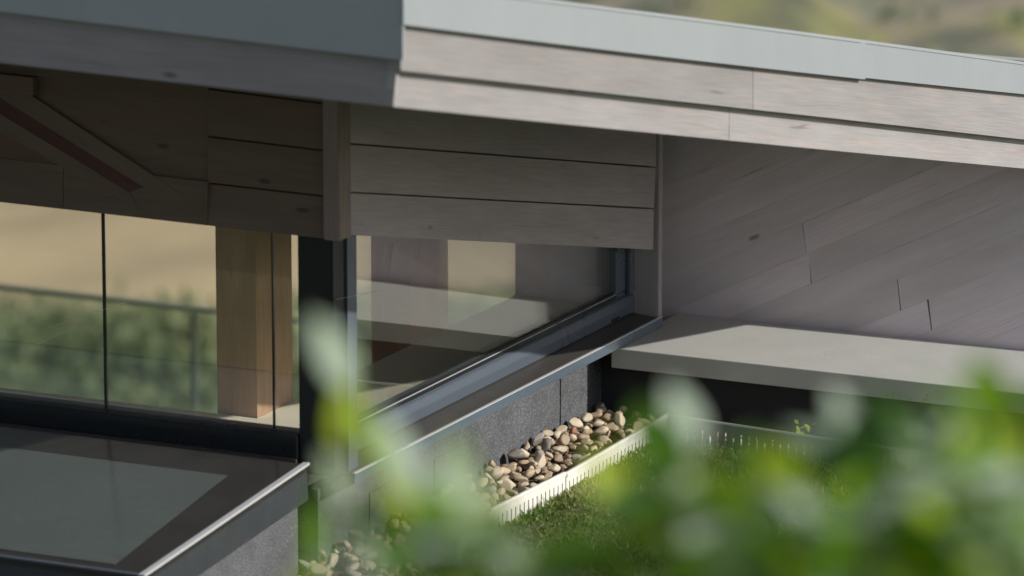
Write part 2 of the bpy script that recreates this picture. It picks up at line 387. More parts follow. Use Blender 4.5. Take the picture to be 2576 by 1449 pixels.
# left-hand metal trim (two sheets) and board
mbm = MB()
lt = lambda px: 29 + (150 - 29) * px / 1000.0
for k, (xa, xb) in enumerate(((-1700, 209), (209, 1013))):
    mbm.board(fl(xa, lt(xa), -.002 * k), fl(xb, lt(xb), -.002 * k), fl(xb, lt(xb) - 190, -.002 * k), fl(xa, lt(xa) - 150, -.002 * k), Y * .012, k + 4)
o = part(mbm, 'metal_trim', M['zinc'], roof)
mbm = MB()
lb = lambda px: 158 + (268 - 158) * px / 985.0
OFF_L = .035
mbm.board(fl(-1700, lb(-1700), OFF_L), fl(988, lb(988), OFF_L), fl(990, lb(990) - 150, OFF_L), fl(-1700, lb(-1700) - 150, OFF_L), Y * .03, 11)
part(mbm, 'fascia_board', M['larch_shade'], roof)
# right-hand fascia: two lapped tiers of boards with butt joints
def tier(lo, hi, x0, cuts, off, name, pid):
    mbm = MB(); xs = [x0] + cuts + [FX]
    for k in range(len(xs) - 1):
        n = 6
        for i in range(n):
            a = xs[k] + (xs[k + 1] - xs[k]) * i / n; b_ = xs[k] + (xs[k + 1] - xs[k]) * (i + 1) / n
            if i == n - 1 and k < len(xs) - 2: b_ -= 1.0
            A = fp(a, qline(lo, a), off); B_ = fp(b_, qline(lo, b_), off)
            Ct = fp(b_, qline(hi, b_) - 10, off); Dt = fp(a, qline(hi, a) - 10, off)
            i0 = len(mbm.v); mbm.board(A, B_, Ct, Dt, -NC * .026, 0)
            base = fp(xs[k], qline(lo, xs[k]), off)
            for q in range(8):
                v = Vector(mbm.v[i0 + q]); r_ = v - base
                mbm.g[i0 + q] = (r_.dot(CD) + (pid + k) * 3.7, r_.z + r_.dot(CD) * .22 + (pid + k) * 1.3, .77 * (pid + k))
    return part(mbm, name, M['larch'], roof)
tier(B2, B1, 1008, [1895], -.020, 'fascia_board', 20)
tier(B3, B2, 990, [1835], -.052, 'fascia_board', 24)
# end grain of the left fascia board closing the corner
mbm = MB()
e0, e1 = fp(991, 268, -.052), fp(1004, 120, -.03)
mbm.board(e0 - NC * .03, e0 - NC * .002, e1 - NC * .002, e1 - NC * .03, Y * .02, 3)
part(mbm, 'end_cap', M['larch'], roof)

# ---- side wall above the long window (plane X = 0), lapped boards
WX = 0.0
def wb(px, py, off=0.0): return on(px, py, 0, WX + off)
tiersB = [((850, 590), (1643, 628), (862, 485), (1645, 527)),
          ((862, 481), (1645, 523), (862, 363), (1650, 423)),
          ((862, 358), (1650, 419), (862, 215), (1652, 300))]
mbm = MB()
for k, (a, b_, d, c) in enumerate(tiersB):
    off = -.002
    A, B_, Cc, Dd = wb(*a, off), wb(*b_, off), wb(c[0], c[1], off - .016), wb(d[0], d[1], off - .016)
    mbm.board(A, B_, Cc, Dd, -X * .03, 30 + k)
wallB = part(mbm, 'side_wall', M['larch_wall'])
mbm = MB()   # board ends: dark backing behind the laps
A, B_ = wb(850, 560, -.045), wb(1650, 600, -.045); mbm.board(A, B_, wb(1652, 240, -.045), wb(850, 150, -.045), -X * .05, 0)
part(mbm, 'backing', M['brown_wood'], wallB)
# corner trim of the two walls
mbm = MB()
zb = on(845, 607, 0, .0).z
y0 = on(845, 607, 0, .0).y
mbm.box(-.045, .012, y0, y0 + .085, zb, zb + .75, 40, 'z')
part(mbm, 'corner_trim', wood('corner_larch', (.30, .245, .225), (.26, .21, .19), (.32, .2, .15), .5, False), bevel=.003)
WY = y0 + .012
# ---- front wall above the corner window (plane Y = WY)
def wf(px, py, off=0.0): return on(px, py, 1, WY + off)
mbm = MB()
bot = lambda px: 508 + (604 - 508) * px / 850.0
xl = -1500
lines = [(462, 495), (345, 380), (225, 262)]
def ln(k, px): a, b_ = lines[k]; return a + (b_ - a) * (px - 525) / 292.0
# boards right of the flat panel
edges = [lambda px: bot(px)] + [lambda px, k=k: ln(k, px) for k in range(3)] + [lambda px: ln(2, px) - 130]
for k in range(4):
    lo, hi = edges[k], edges[k + 1]
    g0 = 0 if k == 0 else -3.5
    mbm.board(wf(523, lo(523) + g0), wf(822, lo(822) + g0), wf(822, hi(822) + 1, .016), wf(523, hi(523) + 1, .016), Y * .03, 50 + k)
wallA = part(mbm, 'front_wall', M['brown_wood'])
mbm = MB()
for (xa, xb, pid) in ((xl, 160, 60), (160, 523, 61)):
    mbm.board(wf(xa, bot(xa), -.0), wf(xb - 1.5, bot(xb), 0), wf(xb - 1.5, bot(xb) - 110, 0), wf(xa, bot(xa) - 110, 0), Y * .03, pid)
mbm.board(wf(xl, bot(xl) - 112, .014), wf(523, bot(523) - 112, .014), wf(523, ln(2, 523) - 130, .014), wf(xl, ln(2, xl) - 130, .014), Y * .03, 64)
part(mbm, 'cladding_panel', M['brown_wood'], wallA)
mbm = MB()
mbm.board(wf(-20, 402, .005), wf(140, 414, .005), wf(140, 330, .005), wf(-20, 300, .005), Y * .01, 0)
part(mbm, 'cladding_panel', wood('amber_wood', (.16, .10, .065), (.12, .075, .05), (.2, .1, .05), .5, False), wallA)
# backing of the wall up to the roof
mbm = MB()
mbm.board(wf(xl, bot(xl) - 8, .05), wf(830, bot(830) - 8, .05), wf(830, 60, .05), wf(xl, -160, .05), Y * .1, 0)
part(mbm, 'backing', M['brown_wood'], wallA)
# diagonal brace: two timbers with a dark red slot between
def strip(a, b_, c, d, y0_, th, pid, name, mat):
    mbm = MB(); mbm.board(wf(*a, y0_), wf(*b_, y0_), wf(*c, y0_), wf(*d, y0_), Y * th, pid); return mbm
br = part(strip((-160, 146), (362, 471), (462, 492), (-160, 84), -.002, .015, 70, '', None), 'brace', M['brown_wood'])
part(strip((-160, 242), (352, 530), (325, 483), (-160, 190), -.002, .015, 72, '', None), 'brace_timber', M['brown_wood'], br).matrix_parent_inverse = br.matrix_world.inverted() if False else Matrix.Identity(4)
part(strip((-160, 190), (325, 483), (362, 471), (-160, 146), -.0005, .004, 74, '', None), 'slot_board', M['red_wood'], br)
mbm = MB(); mbm.board(wf(-60, 236, -.02), wf(83, 241, -.02), wf(83, 196, -.02), wf(-60, 180, -.02), Y * .03, 77)
part(mbm, 'rafter_end', M['brown_wood'])

# ---- diagonal-boarded wall behind the coping
DY = .197
mbm = MB()
zt = [1.0, .98]
th = math.atan(.50)                          # board slope in the wall plane
du = Vector((math.cos(th), 0, math.sin(th))); dv = Vector((-math.sin(th), 0, math.cos(th)))
bw = .106; x0w, x1w, z0w, z1w = -.11, 1.75, -.16, .98
def clip(poly, f):
    out = []
    for i in range(len(poly)):
        a, b_ = poly[i], poly[(i + 1) % len(poly)]; fa, fb = f(a), f(b_)
        if fa >= 0: out.append(a)
        if fa * fb < 0: t = fa / (fa - fb); out.append(a + (b_ - a) * t)
    return out
r2 = random.Random(3)
org = Vector((0, DY, 0)); pid = 100
joint_targets = [on(2013, 650, 1, DY), on(2243, 730, 1, DY), on(2343, 830, 1, DY)]
nails = []
for k in range(-20, 15):
    v0 = k * bw; v1 = v0 + bw - .0003
    cuts = [j for j in ((q - org).dot(du) for q in joint_targets if v0 <= (q - org).dot(dv) < v0 + bw)]
    has = bool(cuts)
    if not cuts: cuts = [r2.uniform(0, 3.5)]
    cuts = [-3] + sorted(cuts) + [6]
    for i in range(len(cuts) - 1):
        gp = .0022 if has else .0004
        u0, u1 = cuts[i] + (gp if i else 0), cuts[i + 1] - (gp if i < len(cuts) - 2 else 0)
        skew = r2.uniform(-.006, .006)
        sk = .34 * bw
        poly = [Vector((u0, v0, 0)), Vector((u1, v0, 0)), Vector((u1 + sk + skew, v1, 0)), Vector((u0 + sk, v1, 0))]
        poly = [org + du * p.x + dv * p.y for p in poly]
        for f_ in (lambda p: p.x - x0w, lambda p: x1w - p.x, lambda p: p.z - z0w, lambda p: z1w - p.z):
            poly = clip(poly, f_) if poly else poly
        if len(poly) < 3: continue
        pid += 1; dep = r2.uniform(-.0005, .0005); dpth = Vector((0, .02, 0))
        i0 = len(mbm.v); n = len(poly)
        for q in (0, 1):
            for p in poly:
                pp = p + Vector((0, dep, 0)) + dpth * q; r_ = pp - org
                mbm.vert(pp, (r_.dot(du) + pid * 3.7, r_.dot(dv) + pid * 1.3, .77 * pid))
        mbm.f.append([i0 + q for q in range(n)]); mbm.f.append([i0 + n + q for q in range(n)][::-1])
        for q in range(n): mbm.f.append([i0 + q, i0 + (q + 1) % n, i0 + n + (q + 1) % n, i0 + n + q])
    for u in [(-1 + j * .45) for j in range(14)]:
        for vv in (v0 + .03, v1 - .03):
            p = org + du * (u + .02 * k) + dv * vv + Vector((0, -.001, 0))
            if .04 < p.x < 2.2 and 0.03 < p.z < .8: nails.append(p)
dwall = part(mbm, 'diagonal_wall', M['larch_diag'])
mbm = MB(); mbm.box(x0w, x1w, DY + .024, DY + .1, -.36, .98); part(mbm, 'backing', M['black'], dwall)
mbm = MB(); i0 = mbm.vert((0, -.0012, 0))
for q in range(8): a = q * math.pi / 4; mbm.vert(Vector((math.cos(a), 0, math.sin(a))) * .0028)
for q in range(8): mbm.f.append([0, 1 + q, 1 + (q + 1) % 8])
nh = part(mbm, 'nail_head', M['steel'], dwall); nh.location = nails[0]
for p in nails[1:90]:
    c_ = nh.copy(); col.objects.link(c_); c_.location = p
# trim post between window and diagonal wall
mbm = MB(); mbm.box(-.112, -.006, -.03, .004, -.01, .80, 90, 'z'); tp = part(mbm, 'corner_post', M['larch_wall'], bevel=.002)

# ---- coping ledge
mbm = MB()
CX1 = 3.2
mbm.extrude([(-.385, -.037), (.196, -.033), (.196, -.055), (-.36, -.06), (-.37, -.108), (-.385, -.108)], (-.028, 0, 0), (CX1, 0, 0), Y, Z)
cop = part(mbm, 'coping', M['coping'], bevel=.0015)
mbm = MB(); mbm.box(-.119, CX1, -.27, .19, -.36, -.062); part(mbm, 'low_wall', metal_paint('shaded_membrane', (.035, .037, .04), (.025, .027, .03), .7))  # shade under the coping is put into this wall's darker colour
mbm = MB(); mbm.box(-.6, -.12, -2.46, .19, -.40, -.061)
lw_ = part(mbm, 'low_wall', M['felt'])
mbm = MB()   # felt laps, and the dark folded band under the flashing
for y_, y2_, zt_ in ((-.62, -.40, -.10), (-1.62, -1.38, -.16), (-2.1, -1.9, -.16)):
    mbm = MB(); mbm.box(-.1199, -.115, y_, y2_, -.36, zt_); part(mbm, 'felt_lap', M['felt'], lw_)

# ---- long side window
WB0, WB1 = WY + .02, -.03
win = MB(); 
prof = [(-.10, .012), (-.096, .05), (-.104, .078), (-.118, .084), (-.118, .096), (-.165, .100), (-.165, .0)]
win.extrude(prof, (0, WB0 + .1, 0), (0, WB1, 0), X, Z)
win.box(-.17, -.115, WB1 - .13, WB1 - .001, .10, .78, 0, 'z')      # jamb at the far end
win.box(-.112, -.098, WB1 - .045, WB1 - .001, .085, .78, 0, 'z')
win.box(-.17, -.10, WB0 + .1, WB1, .50, .52, 0, 'y') if False else None
sw = part(win, 'side_window', M['frame'], bevel=.002)
mbm = MB(); ya_, yb_ = WB0 + .11, WB1 - .12
mbm.board((-.141, ya_, .099), (-.128, yb_, .099), (-.128, yb_, .9), (-.141, ya_, .9), (-.006, 0, 0)); part(mbm, 'pane', M['glass'], sw)
mbm = MB(); mbm.board((-.160, ya_, .099), (-.147, yb_, .099), (-.147, yb_, .9), (-.160, ya_, .9), (-.005, 0, 0)); o = part(mbm, 'pane', M['glass'], sw); o.rotation_euler = (0, .0006, .0003)
mbm = MB(); mbm.box(-.1295, -.122, WB0 + .11, WB1 - .12, .094, .106, 0, 'y'); part(mbm, 'gasket', M['black'], sw)
mbm = MB(); mbm.box(-.1225, -.119, WB0 + .11, WB1 - .12, .0965, .0985, 0, 'y'); part(mbm, 'gasket', M['steel'], sw)
mbm = MB(); mbm.box(-.1178, -.1155, WB0 + .11, WB1 - .12, .0835, .0955, 0, 'y'); part(mbm, 'gasket', M['black'], sw)
mbm = MB(); mbm.box(-.101, -.094, WB1 - .2, WB1 - .14, .018, .026, 0, 'y'); part(mbm, 'drain_cap', M['black'], sw)
# flashing with a bright folded lip
mbm = MB(); mbm.extrude([(.0, -.002), (.0, -.034), (-.004, -.034), (-.004, -.008), (-.13, .002), (-.13, .012)], (0, -2.44, 0), (0, -.012, 0), X, Z)
fl_ = part(mbm, 'sill_flashing', M['flash'], sw)
mbm = MB(); mbm.extrude([(.0005, .001), (.004, -.002), (.004, -.034), (.0005, -.034)], (0, -2.44, 0), (0, -.012, 0), X, Z)
part(mbm, 'sill_lip', M['flash_lip'], sw)
mbm = MB(); mbm.box(-.004, .0055, -2.44, -.012, -.0005, .0035, 0, 'y'); part(mbm, 'sill_lip', M['steel'], sw)

# ---- corner mullion
mbm = MB(); mbm.box(-.160, -.035, WY + .03, WY + .19, -.0, .80, 0, 'z'); cm = part(mbm, 'corner_mullion', M['frame_dark'], bevel=.004)
mbm = MB(); mbm.box(-.034, -.028, WY + .12, WY + .185, .0, .80, 0, 'z'); part(mbm, 'cover_strip', M['frame'], cm)

# ---- front corner window (plane Y)
FY = WY + .05
mbm = MB(); XL = -3.6
mbm.extrude([(-.03, .05), (-.03, .125), (.0, .131), (.05, .131), (.05, .05)], (XL, FY, 0), (-.161, FY, 0), Y, Z)
fw = part(mbm, 'front_window', M['frame_dark'], bevel=.003)
jx = [on(258, 770, 1, FY).x, on(683, 850, 1, FY).x]
mbm = MB()
px_ = [XL, jx[0], jx[1], -.161]
for k in range(3):
    mbm = MB(); mbm.box(px_[k] + .003, px_[k + 1] - .003, FY + .01, FY + .016, .130, .93, 0, 'x'); part(mbm, 'pane', M['glass_front'], fw)
for k in range(2):
    mbm = MB(); mbm.box(jx[k] - (.004 if k == 0 else .0025), jx[k] + (.004 if k == 0 else .0025), FY + .008, FY + .018, .130, .93, 0, 'z'); part(mbm, 'silicone_joint', M['black'], fw)
for (xa, ya2, xb, yb2) in ((840, 755, 980, 727), (70, 842, 330, 757), (95, 866, 240, 800)):
    mbm = MB(); A_, B_ = on(xa, ya2, 1, FY + .004), on(xb, yb2, 1, FY + .004); mbm.board(A_, B_, B_ + Z * .0011, A_ + Z * .0011, Y * .0008); part(mbm, 'web_strand', M['pvc'], fw)
mbm = MB(); mbm.box(XL, -.165, FY - .034, FY - .0, .012, .048, 0, 'x'); part(mbm, 'sill_flashing', M['flash'], fw)
mbm = MB(); mbm.box(XL, -.19, FY - .06, FY - .035, .0, .018, 0, 'x'); part(mbm, 'blue_seal', metal_paint('blue_film', (.02, .03, .12), (.02, .03, .1), .4), fw)

mbm = MB()
cz = lambda x, y: .93 - .205 * (y - WY) if y > WY else .93
mbm.board((-4.6, WY + .1, .95), (-.12, WY + .1, .95), (-.12, 3.4, -.25), (-4.6, 3.4, -.25), Z * .03)
part(mbm, 'ceiling', metal_paint('white_ceiling', (.72, .7, .65), (.68, .66, .61), .8))  # unseen pale ceiling, added to bounce more light into the room
# ---- interior: ledge, glulam posts, walls, floor
mbm = MB(); mbm.box(-.618, -.17, -1.94, .33, -.06, .0, 0, 'y'); ld = part(mbm, 'inner_ledge', M['ledge'])
mbm = MB(); mbm.box(XL, -.17, FY + .06, -1.9405, -.06, .0, 0, 'x'); part(mbm, 'inner_ledge', M['ledge'])
posts = []
for k, (ya, yb, xa) in enumerate(((-1.935, -1.68, -.77), (-.787, -.49, -.775), (.36, .62, -.76))):
    mbm = MB()
    mbm.box(xa, -.6195, ya, yb, -2.9, .95, 200 + k, 'z')
    part(mbm, 'timber_post', M['glulam'] if k != 1 else wood('glulam_red_lifted', (.60, .30, .17), (.45, .21, .12), (.5, .2, .1), .5, False, .6))  # middle post's copy is brightened in colour to offset the glass reflection
mbm = MB(); mbm.box(-.615, -.02, .35, .5, -2.9, .95); part(mbm, 'inner_wall', M['plaster'])
mbm = MB(); mbm.box(-.015, 1.7, .31, .36, -2.9, .98); part(mbm, 'inner_wall', M['plaster'])
mbm = MB(); mbm.box(-4.5, -.02, -2.4, 3.6, -3.05, -2.9); part(mbm, 'floor', M['floor'])
mbm = MB(); mbm.box(-4.6, -.62, FY + .1, -1.95, -2.9, -.07); part(mbm, 'inner_wall', M['plaster'])
# lower storey outside walls below the flat roof
mbm = MB(); mbm.box(-4.7, 3.3, -6.4, -6.2, -3.6, -.45); part(mbm, 'lower_wall', M['larch_wall'])
mbm = MB(); mbm.box(3.1, 3.3, -6.2, .2, -3.6, -.45); part(mbm, 'lower_wall', M['larch_wall'])

# ================================================================= ROOFLIGHT
rc = on(772, 1168, 1, WY - .09)             # back right corner of the glass
xr = rc.x
rf = on(200, 1558, 0, xr)                   # right edge, carried on past the frame
tilt = (rc - rf).normalized()
far = (rc - rf).length
def rl(u, v, h=0.0):                        # u metres left from the right edge, v metres forward from the back
    nrm = Vector((1, 0, 0)).cross(tilt).normalized()
    if nrm.z < 0: nrm = -nrm
    return rc - X * u - tilt * v + nrm * h + Z * (-.0 * u)
RL = empty('rooflight', rc - Z * .35); tag(RL, 'flat tilted rooflight with dark border and bright metal edge below the corner window', 'rooflight')
inv = Matrix.Translation(-(rc - Z * .35))
def rpart(mb, name, mat, parent=None, **kw):
    o = mb.build(name, mat, None, **kw); o.parent = parent or RL
    if parent is None: o.matrix_parent_inverse = inv
    return o
fv = (on(360, 1447, 0, xr) - rc).length     # forward extent to the front right corner
UW = 2.6
print('rooflight forward', fv, 'tilt', tilt)
def rq(mb, u0, u1, v0, v1, h, th, pid=0): mb.board(rl(u0, v1, h), rl(u1, v1, h), rl(u1, v0, h), rl(u0, v0, h), rl(0, 0, -th) - rl(0, 0, 0), pid)
bwid = .16
mbm = MB(); rq(mbm, .0, UW, 0, fv, 0, .02)
border = metal_paint('rooflight_border', (.032, .028, .024), (.02, .018, .016), .16, .0, .7, 5)
rg = rpart(mbm, 'glazing_border', border)
mbm = MB(); mbm.board(rl(.13, fv - .055, .0025), rl(UW - .13, fv - .055, .0025), rl(UW - .19, .185, .0025), rl(.19, .185, .0025), rl(0, 0, -.002) - rl(0, 0, 0), 0)
gm = metal_paint('rooflight_glass', (.085, .10, .092), (.07, .083, .077), .12, .0, .8, 2)
rpart(mbm, 'pane', gm)
mbm = MB(); rq(mbm, -.008, .003, -.004, fv + .004, .006, .008); rpart(mbm, 'edge_trim', M['steel'])
mbm = MB(); rq(mbm, .006, .014, -.004, fv + .004, .0045, .004); rpart(mbm, 'edge_trim', M['steel'])
mbm = MB(); rq(mbm, .0145, UW, fv - .008, fv + .004, .004, .006); rpart(mbm, 'edge_trim', M['frame'])
mbm = MB()   # skirt
rq(mbm, .0, UW, .0, fv, -.021, .10)
skirt = metal_paint('rooflight_skirt', (.05, .056, .062), (.035, .04, .045), .18, .0, .7, 3)
rpart(mbm, 'skirt', skirt, bevel=.003)
mbm = MB(); a = rl(.03, .02, -.1215); b_ = rl(.03, fv - .03, -.1215); c = rl(UW - .03, fv - .03, -.1215); d = rl(UW - .03, .02, -.1215)
P = [a, b_, c, d]; i0 = 0
for p in P: mbm.vert(p)
for p in P: mbm.vert((p.x, p.y, -.50))
mbm.f += [[0, 1, 2, 3], [7, 6, 5, 4]] + [[i, (i + 1) % 4, 4 + (i + 1) % 4, 4 + i] for i in range(4)]
rpart(mbm, 'curb', M['felt'])

# ================================================================= FLAT ROOF WITH GRAVEL AND SEDUM
mbm = MB(); mbm.box(-.03, 3.2, -6.2, .05, -.60, -.37); mbm.box(-4.7, -.0305, -6.2, -2.50, -.60, -.37)
o = mbm.build('flat_roof', M['felt']); tag(o, kind='structure')
SX = .285                                       # edging line
# edging strips, slotted L profile with a rolled top
def edging(p0, p1, up_dir, label, mat='pvc'):
    """vertical slotted strip from p0 to p1 (top line), outside face towards up_dir"""
    p0, p1 = Vector(p0), Vector(p1); d = (p1 - p0).normalized(); L = (p1 - p0).length; n = Vector(up_dir)
    loc = p0.copy(); root = empty('edging_strip', loc); tag(root, label, 'garden edging', 'slotted cream edging strips round the gravel margin')
    mb = MB(); pitch = .031; nS = int(L / pitch); a = 0.0; Hh = .105; sl0, sl1 = -.032, -.092
    # solid bands above and below the slots, ribs between them
    def bx(u0, u1, z0, z1, th=.003, off=0.0):
        A = p0 + d * u0 + n * off - loc
        mb.board(A + Z * z0, A + d * (u1 - u0) + Z * z0, A + d * (u1 - u0) + Z * z1, A + Z * z1, -n * th)
    bx(0, L, sl0, -.004); bx(0, L, -Hh, sl1)
    u = 0.0
    while u < L:
        e = min(L, u + pitch - .0065); bx(u, e, sl1, sl0); u += pitch
    o = mb.build('slotted_strip', M[mat], root)
    mb = MB(); A = p0 - loc; q = p1 - loc
    mb.extrude([(.004, -.012), (.005, -.002), (.001, .003), (-.007, .003), (-.010, -.001), (-.010, -.010), (-.0075, -.010), (-.006, -.004), (-.0005, -.004), (.0005, -.012)], A, q, n, Z)
    mb.build('rolled_top', M[mat], root)
    mb = MB(); bb = p0 - loc
    mb.board(bb - Z * Hh, bb + d * L - Z * Hh, bb + d * L - Z * Hh - n * .06, bb - Z * Hh - n * .06, Z * .003)
    mb.build('foot', M[mat], root)
    return root
e0 = on(1145, 1347, 2, -.2); e1 = on(1243, 1282, 2, -.2); e2 = on(1422, 1189, 2, -.2); e3 = on(1682, 1042, 2, -.2)
edging(e0 + Vector((.035, -.06, 0)), e1, X, 'nearest cream edging strip, its tall end slanting out by the green leaves')
edging(e1 + Vector((-.004, -.02, .004)), e2, X, 'middle cream edging strip beside the pebbles, lapped over the nearest one')
edging(e2 + Vector((.004, .0, -.003)), e3, X, 'far cream edging strip whose end meets the corner under the coping')
e4 = on(2280, 1137, 2, -.2)
edging(Vector((e3.x - .01, e3.y - .012, -.2)), Vector((1.35, on(2280, 1137, 2, -.2).y, -.2)), -Y, 'edging strip with shade put in its grey colour, running right beneath the concrete coloured coping', 'pvc_shaded')

# gravel bed under the pebbles
mbm = MB(); mbm.box(-.12, SX - .005, -3.6, -.27, -.3695, -.318); o = mbm.build('gravel_bed', soil('gravel_bed', (.16, .13, .08), (.08, .065, .045), 40)); tag(o, kind='structure')
mbm = MB(); mbm.box(SX + .02, 3.1, -.60, -.27, -.3695, -.318); o = mbm.build('gravel_bed', soil('gravel_bed2', (.16, .13, .08), (.08, .065, .045), 40)); tag(o, kind='structure')
def pebble_mesh(seed):
    bm = bmesh.new(); bmesh.ops.create_icosphere(bm, subdivisions=3, radius=1)
    off = Vector((seed * 3.1, seed * 1.7, 0)); r = random.Random(seed)
    sx_, sy_, sz_ = 1, r.uniform(.6, .85), r.uniform(.42, .62)
    cut = [(rv_.normalized(), r.uniform(.52, .8)) for rv_ in [Vector((r.uniform(-1, 1), r.uniform(-1, 1), r.uniform(-1, 1))) for _ in range(3)]]
    for v in bm.verts:
        n = v.co.normalized(); k = 1 + .14 * noise.noise(n * 1.3 + off) + .05 * noise.noise(n * 3 + off)
        p = n * k
        for cn, cdist in cut:      # softly flattened facets
            e = p.dot(cn) - cdist
            if e > 0: p = p - cn * e * .92
        v.co = Vector((p.x * sx_, p.y * sy_, p.z * sz_))
    me = bpy.data.meshes.new('pebble'); bm.to_mesh(me); bm.free()
    for p in me.polygons: p.use_smooth = True
    return me
pm = {}
for mn in ('stone_tan', 'stone_pale', 'stone_red', 'stone_grey'):
    for s_ in range(5):
        me = pebble_mesh(s_ + 1); me.materials.append(M[mn]); pm[(mn, s_)] = me
r3 = random.Random(11)
placed = []
def try_place(x, y, r):
    for (a, b_, c, rr) in placed:
        if c > -.262 and (a - x) ** 2 + (b_ - y) ** 2 < ((rr + r) * .72) ** 2: return False
    return True
pebs = []
tries = 0
def inside(x, y): return (-.012 < x < SX - .02 and -2.75 < y < -.42)
while len(pebs) < 292 and tries < 60000:
    tries += 1
    if len(pebs) < 258: x, y = r3.uniform(-.105, SX - .022), -.30 - 2.35 * r3.random()
    else: x, y = r3.uniform(SX, .9), r3.uniform(-.585, -.43)
    r = r3.uniform(.016, .033)
    ok = all((a - x) ** 2 + (b_ - y) ** 2 > ((rr + r) * .70) ** 2 for (a, b_, rr) in pebs)
    if not ok: continue
    pebs.append((x, y, r))
print('pebbles', len(pebs), tries)
lab = {'stone_tan': 'rounded tan pebble lying in the gravel margin', 'stone_pale': 'pale cream pebble lying in the gravel margin',
       'stone_red': 'dark red brown pebble lying in the gravel margin', 'stone_grey': 'grey pebble lying in the gravel margin'}
for (x, y, r) in pebs:
    mn = r3.choices(['stone_tan', 'stone_pale', 'stone_red', 'stone_grey'], [.5, .38, .05, .07])[0]
    o = bpy.data.objects.new('pebble', pm[(mn, r3.randrange(5))]); col.objects.link(o)
    zz = -.288 + .012 * max(0, 1 - (x + .10) / .36) * (1 if x < SX else 0) + r3.uniform(-.004, .012)
    o.location = (x, y, zz); o.scale = (r, r, r)
    o.rotation_euler = (r3.gauss(0, .5), r3.gauss(0, .5), r3.uniform(0, 6.3))
    tag(o, lab[mn], 'pebble', 'pebbles in the gravel margin, ' + mn.split('_')[1])
# lower layer as one mass
mb = MB()
bmx = bmesh.new()
for k in range(900):
    x, y = (r3.uniform(-.11, SX - .02), r3.uniform(-2.9, -.29)) if k < 620 else (r3.uniform(SX, 1.5), r3.uniform(-.60, -.42))
    r = r3.uniform(.014, .024)
    mt = Matrix.Translation((x, y, -.316 + .012 * max(0, 1 - (x + .10) / .36) * (1 if x < SX else 0))) @ Matrix.Rotation(r3.uniform(0, 6), 4, 'Z') @ Matrix.Rotation(r3.gauss(0, .5), 4, 'X') @ Matrix.Diagonal((r, r * .75, r * .6, 1))
    bmesh.ops.create_icosphere(bmx, subdivisions=2, radius=1, matrix=mt)
me = bpy.data.meshes.new('gravel'); bmx.to_mesh(me); bmx.free()
for p in me.polygons: p.use_smooth = True
me.materials.append(M['stone_tan']); o = bpy.data.objects.new('gravel', me); col.objects.link(o)
tag(o, 'smaller tan stones filling the gaps beneath the pebbles', 'gravel', kind='stuff')

# sedum mat
def moss_z(x, y):
    return -.272 - .006 * max(0, 1 - (x - SX) / .06) + .022 * noise.noise(Vector((x * 5, y * 5, 0))) + .012 * noise.noise(Vector((x * 16, y * 16, 4))) + .02 * max(0, min(1, (y + 2.6) / -1.5))
mb = MB(); nx, ny = 90, 110
for i in range(nx + 1):
    for j in range(ny + 1):
        x = SX + .006 + (3.05 - SX) * i / nx; y = -6.1 + (6.1 - .70) * j / ny
        mb.vert((x, y, moss_z(x, y)), (x, y, 0))
for i in range(nx):
    for j in range(ny):
        a = i * (ny + 1) + j; mb.f.append([a, a + ny + 1, a + ny + 2, a + 1])
o = mb.build('sedum_soil', M['soil']); tag(o, kind='structure')
mbq = MB(); mbq.box(-4.6, SX, -6.1, -4.45, -.368, -.30); oq = mbq.build('sedum_soil', M['soil']); tag(oq, kind='structure')
for p in o.data.polygons: p.use_smooth = True
mb = MB(); r4 = random.Random(5)
for k in range(26000):
    if k < 19000: x = SX + .008 + 1.3 * r4.random() ** 1.3; y = r4.uniform(-2.75, -.72)
    else: x = r4.uniform(SX, 2.6); y = r4.uniform(-4.2, -.75)
    cl = noise.noise(Vector((x * 6, y * 6, 8)))
    p = Vector((x, y, moss_z(x, y) - .004))
    h = (.012 + .022 * max(0, cl + .3)) * r4.uniform(.6, 1.5)
    tone = min(1, max(0, .45 + .9 * noise.noise(Vector((x * 4, y * 4, 2))) + r4.uniform(-.22, .22)))
    d = Vector((r4.gauss(0, .6), r4.gauss(0, .6), 1))
    if r4.random() < .3: h *= 1.5; wv_ = .0022
    else: wv_ = r4.uniform(.005, .009)
    p.z += r4.random() * .016
    card(mb, p, h, wv_, d, Vector((r4.gauss(0, 1), r4.gauss(0, 1), r4.gauss(0, .4))), tone)
sed = mb.build('sedum', M['sedum']); tag(sed, 'mossy green and straw sedum covering the flat roof beside the edging', 'sedum', kind='stuff')
# dry twiggy stalks and a few seedlings standing out of the mat
def sprig(name, label, cat, base, n, h, mat, tone, spread, leafy):
    root = empty(name, base); tag(root, label, cat)
    st = MB(); lf = MB(); rr = random.Random(int(base.x * 1000))
    for k in range(n):
        d = Vector((rr.gauss(0, spread), rr.gauss(0, spread), 1)).normalized(); L = h * rr.uniform(.6, 1.1)
        p0_, p1_ = Vector((rr.uniform(-.01, .01), rr.uniform(-.01, .01), 0)), d * L
        s_ = d.cross(Vector((.3, .9, .1))).normalized() * .0012; t_ = d.cross(s_).normalized() * .0012
        i = len(st.v)
        for q in (p0_ - s_, p0_ + s_, p0_ + t_, p1_): st.vert(q)
        st.f += [[i, i + 1, i + 3], [i + 1, i + 2, i + 3], [i + 2, i, i + 3]]
        if leafy:
            for q in range(4): card(lf, p1_ * (.4 + .2 * q), h * .4, h * .22, Vector((rr.gauss(0, 1), rr.gauss(0, 1), .6)), Vector((rr.gauss(0, .4), -.5, 1)), tone)
    st.build('stem', mat, root)
    if leafy: lf.build('leaves', M['leaf'], root)
    return root
straw = soil('straw', (.42, .36, .25), (.3, .25, .17), 30)
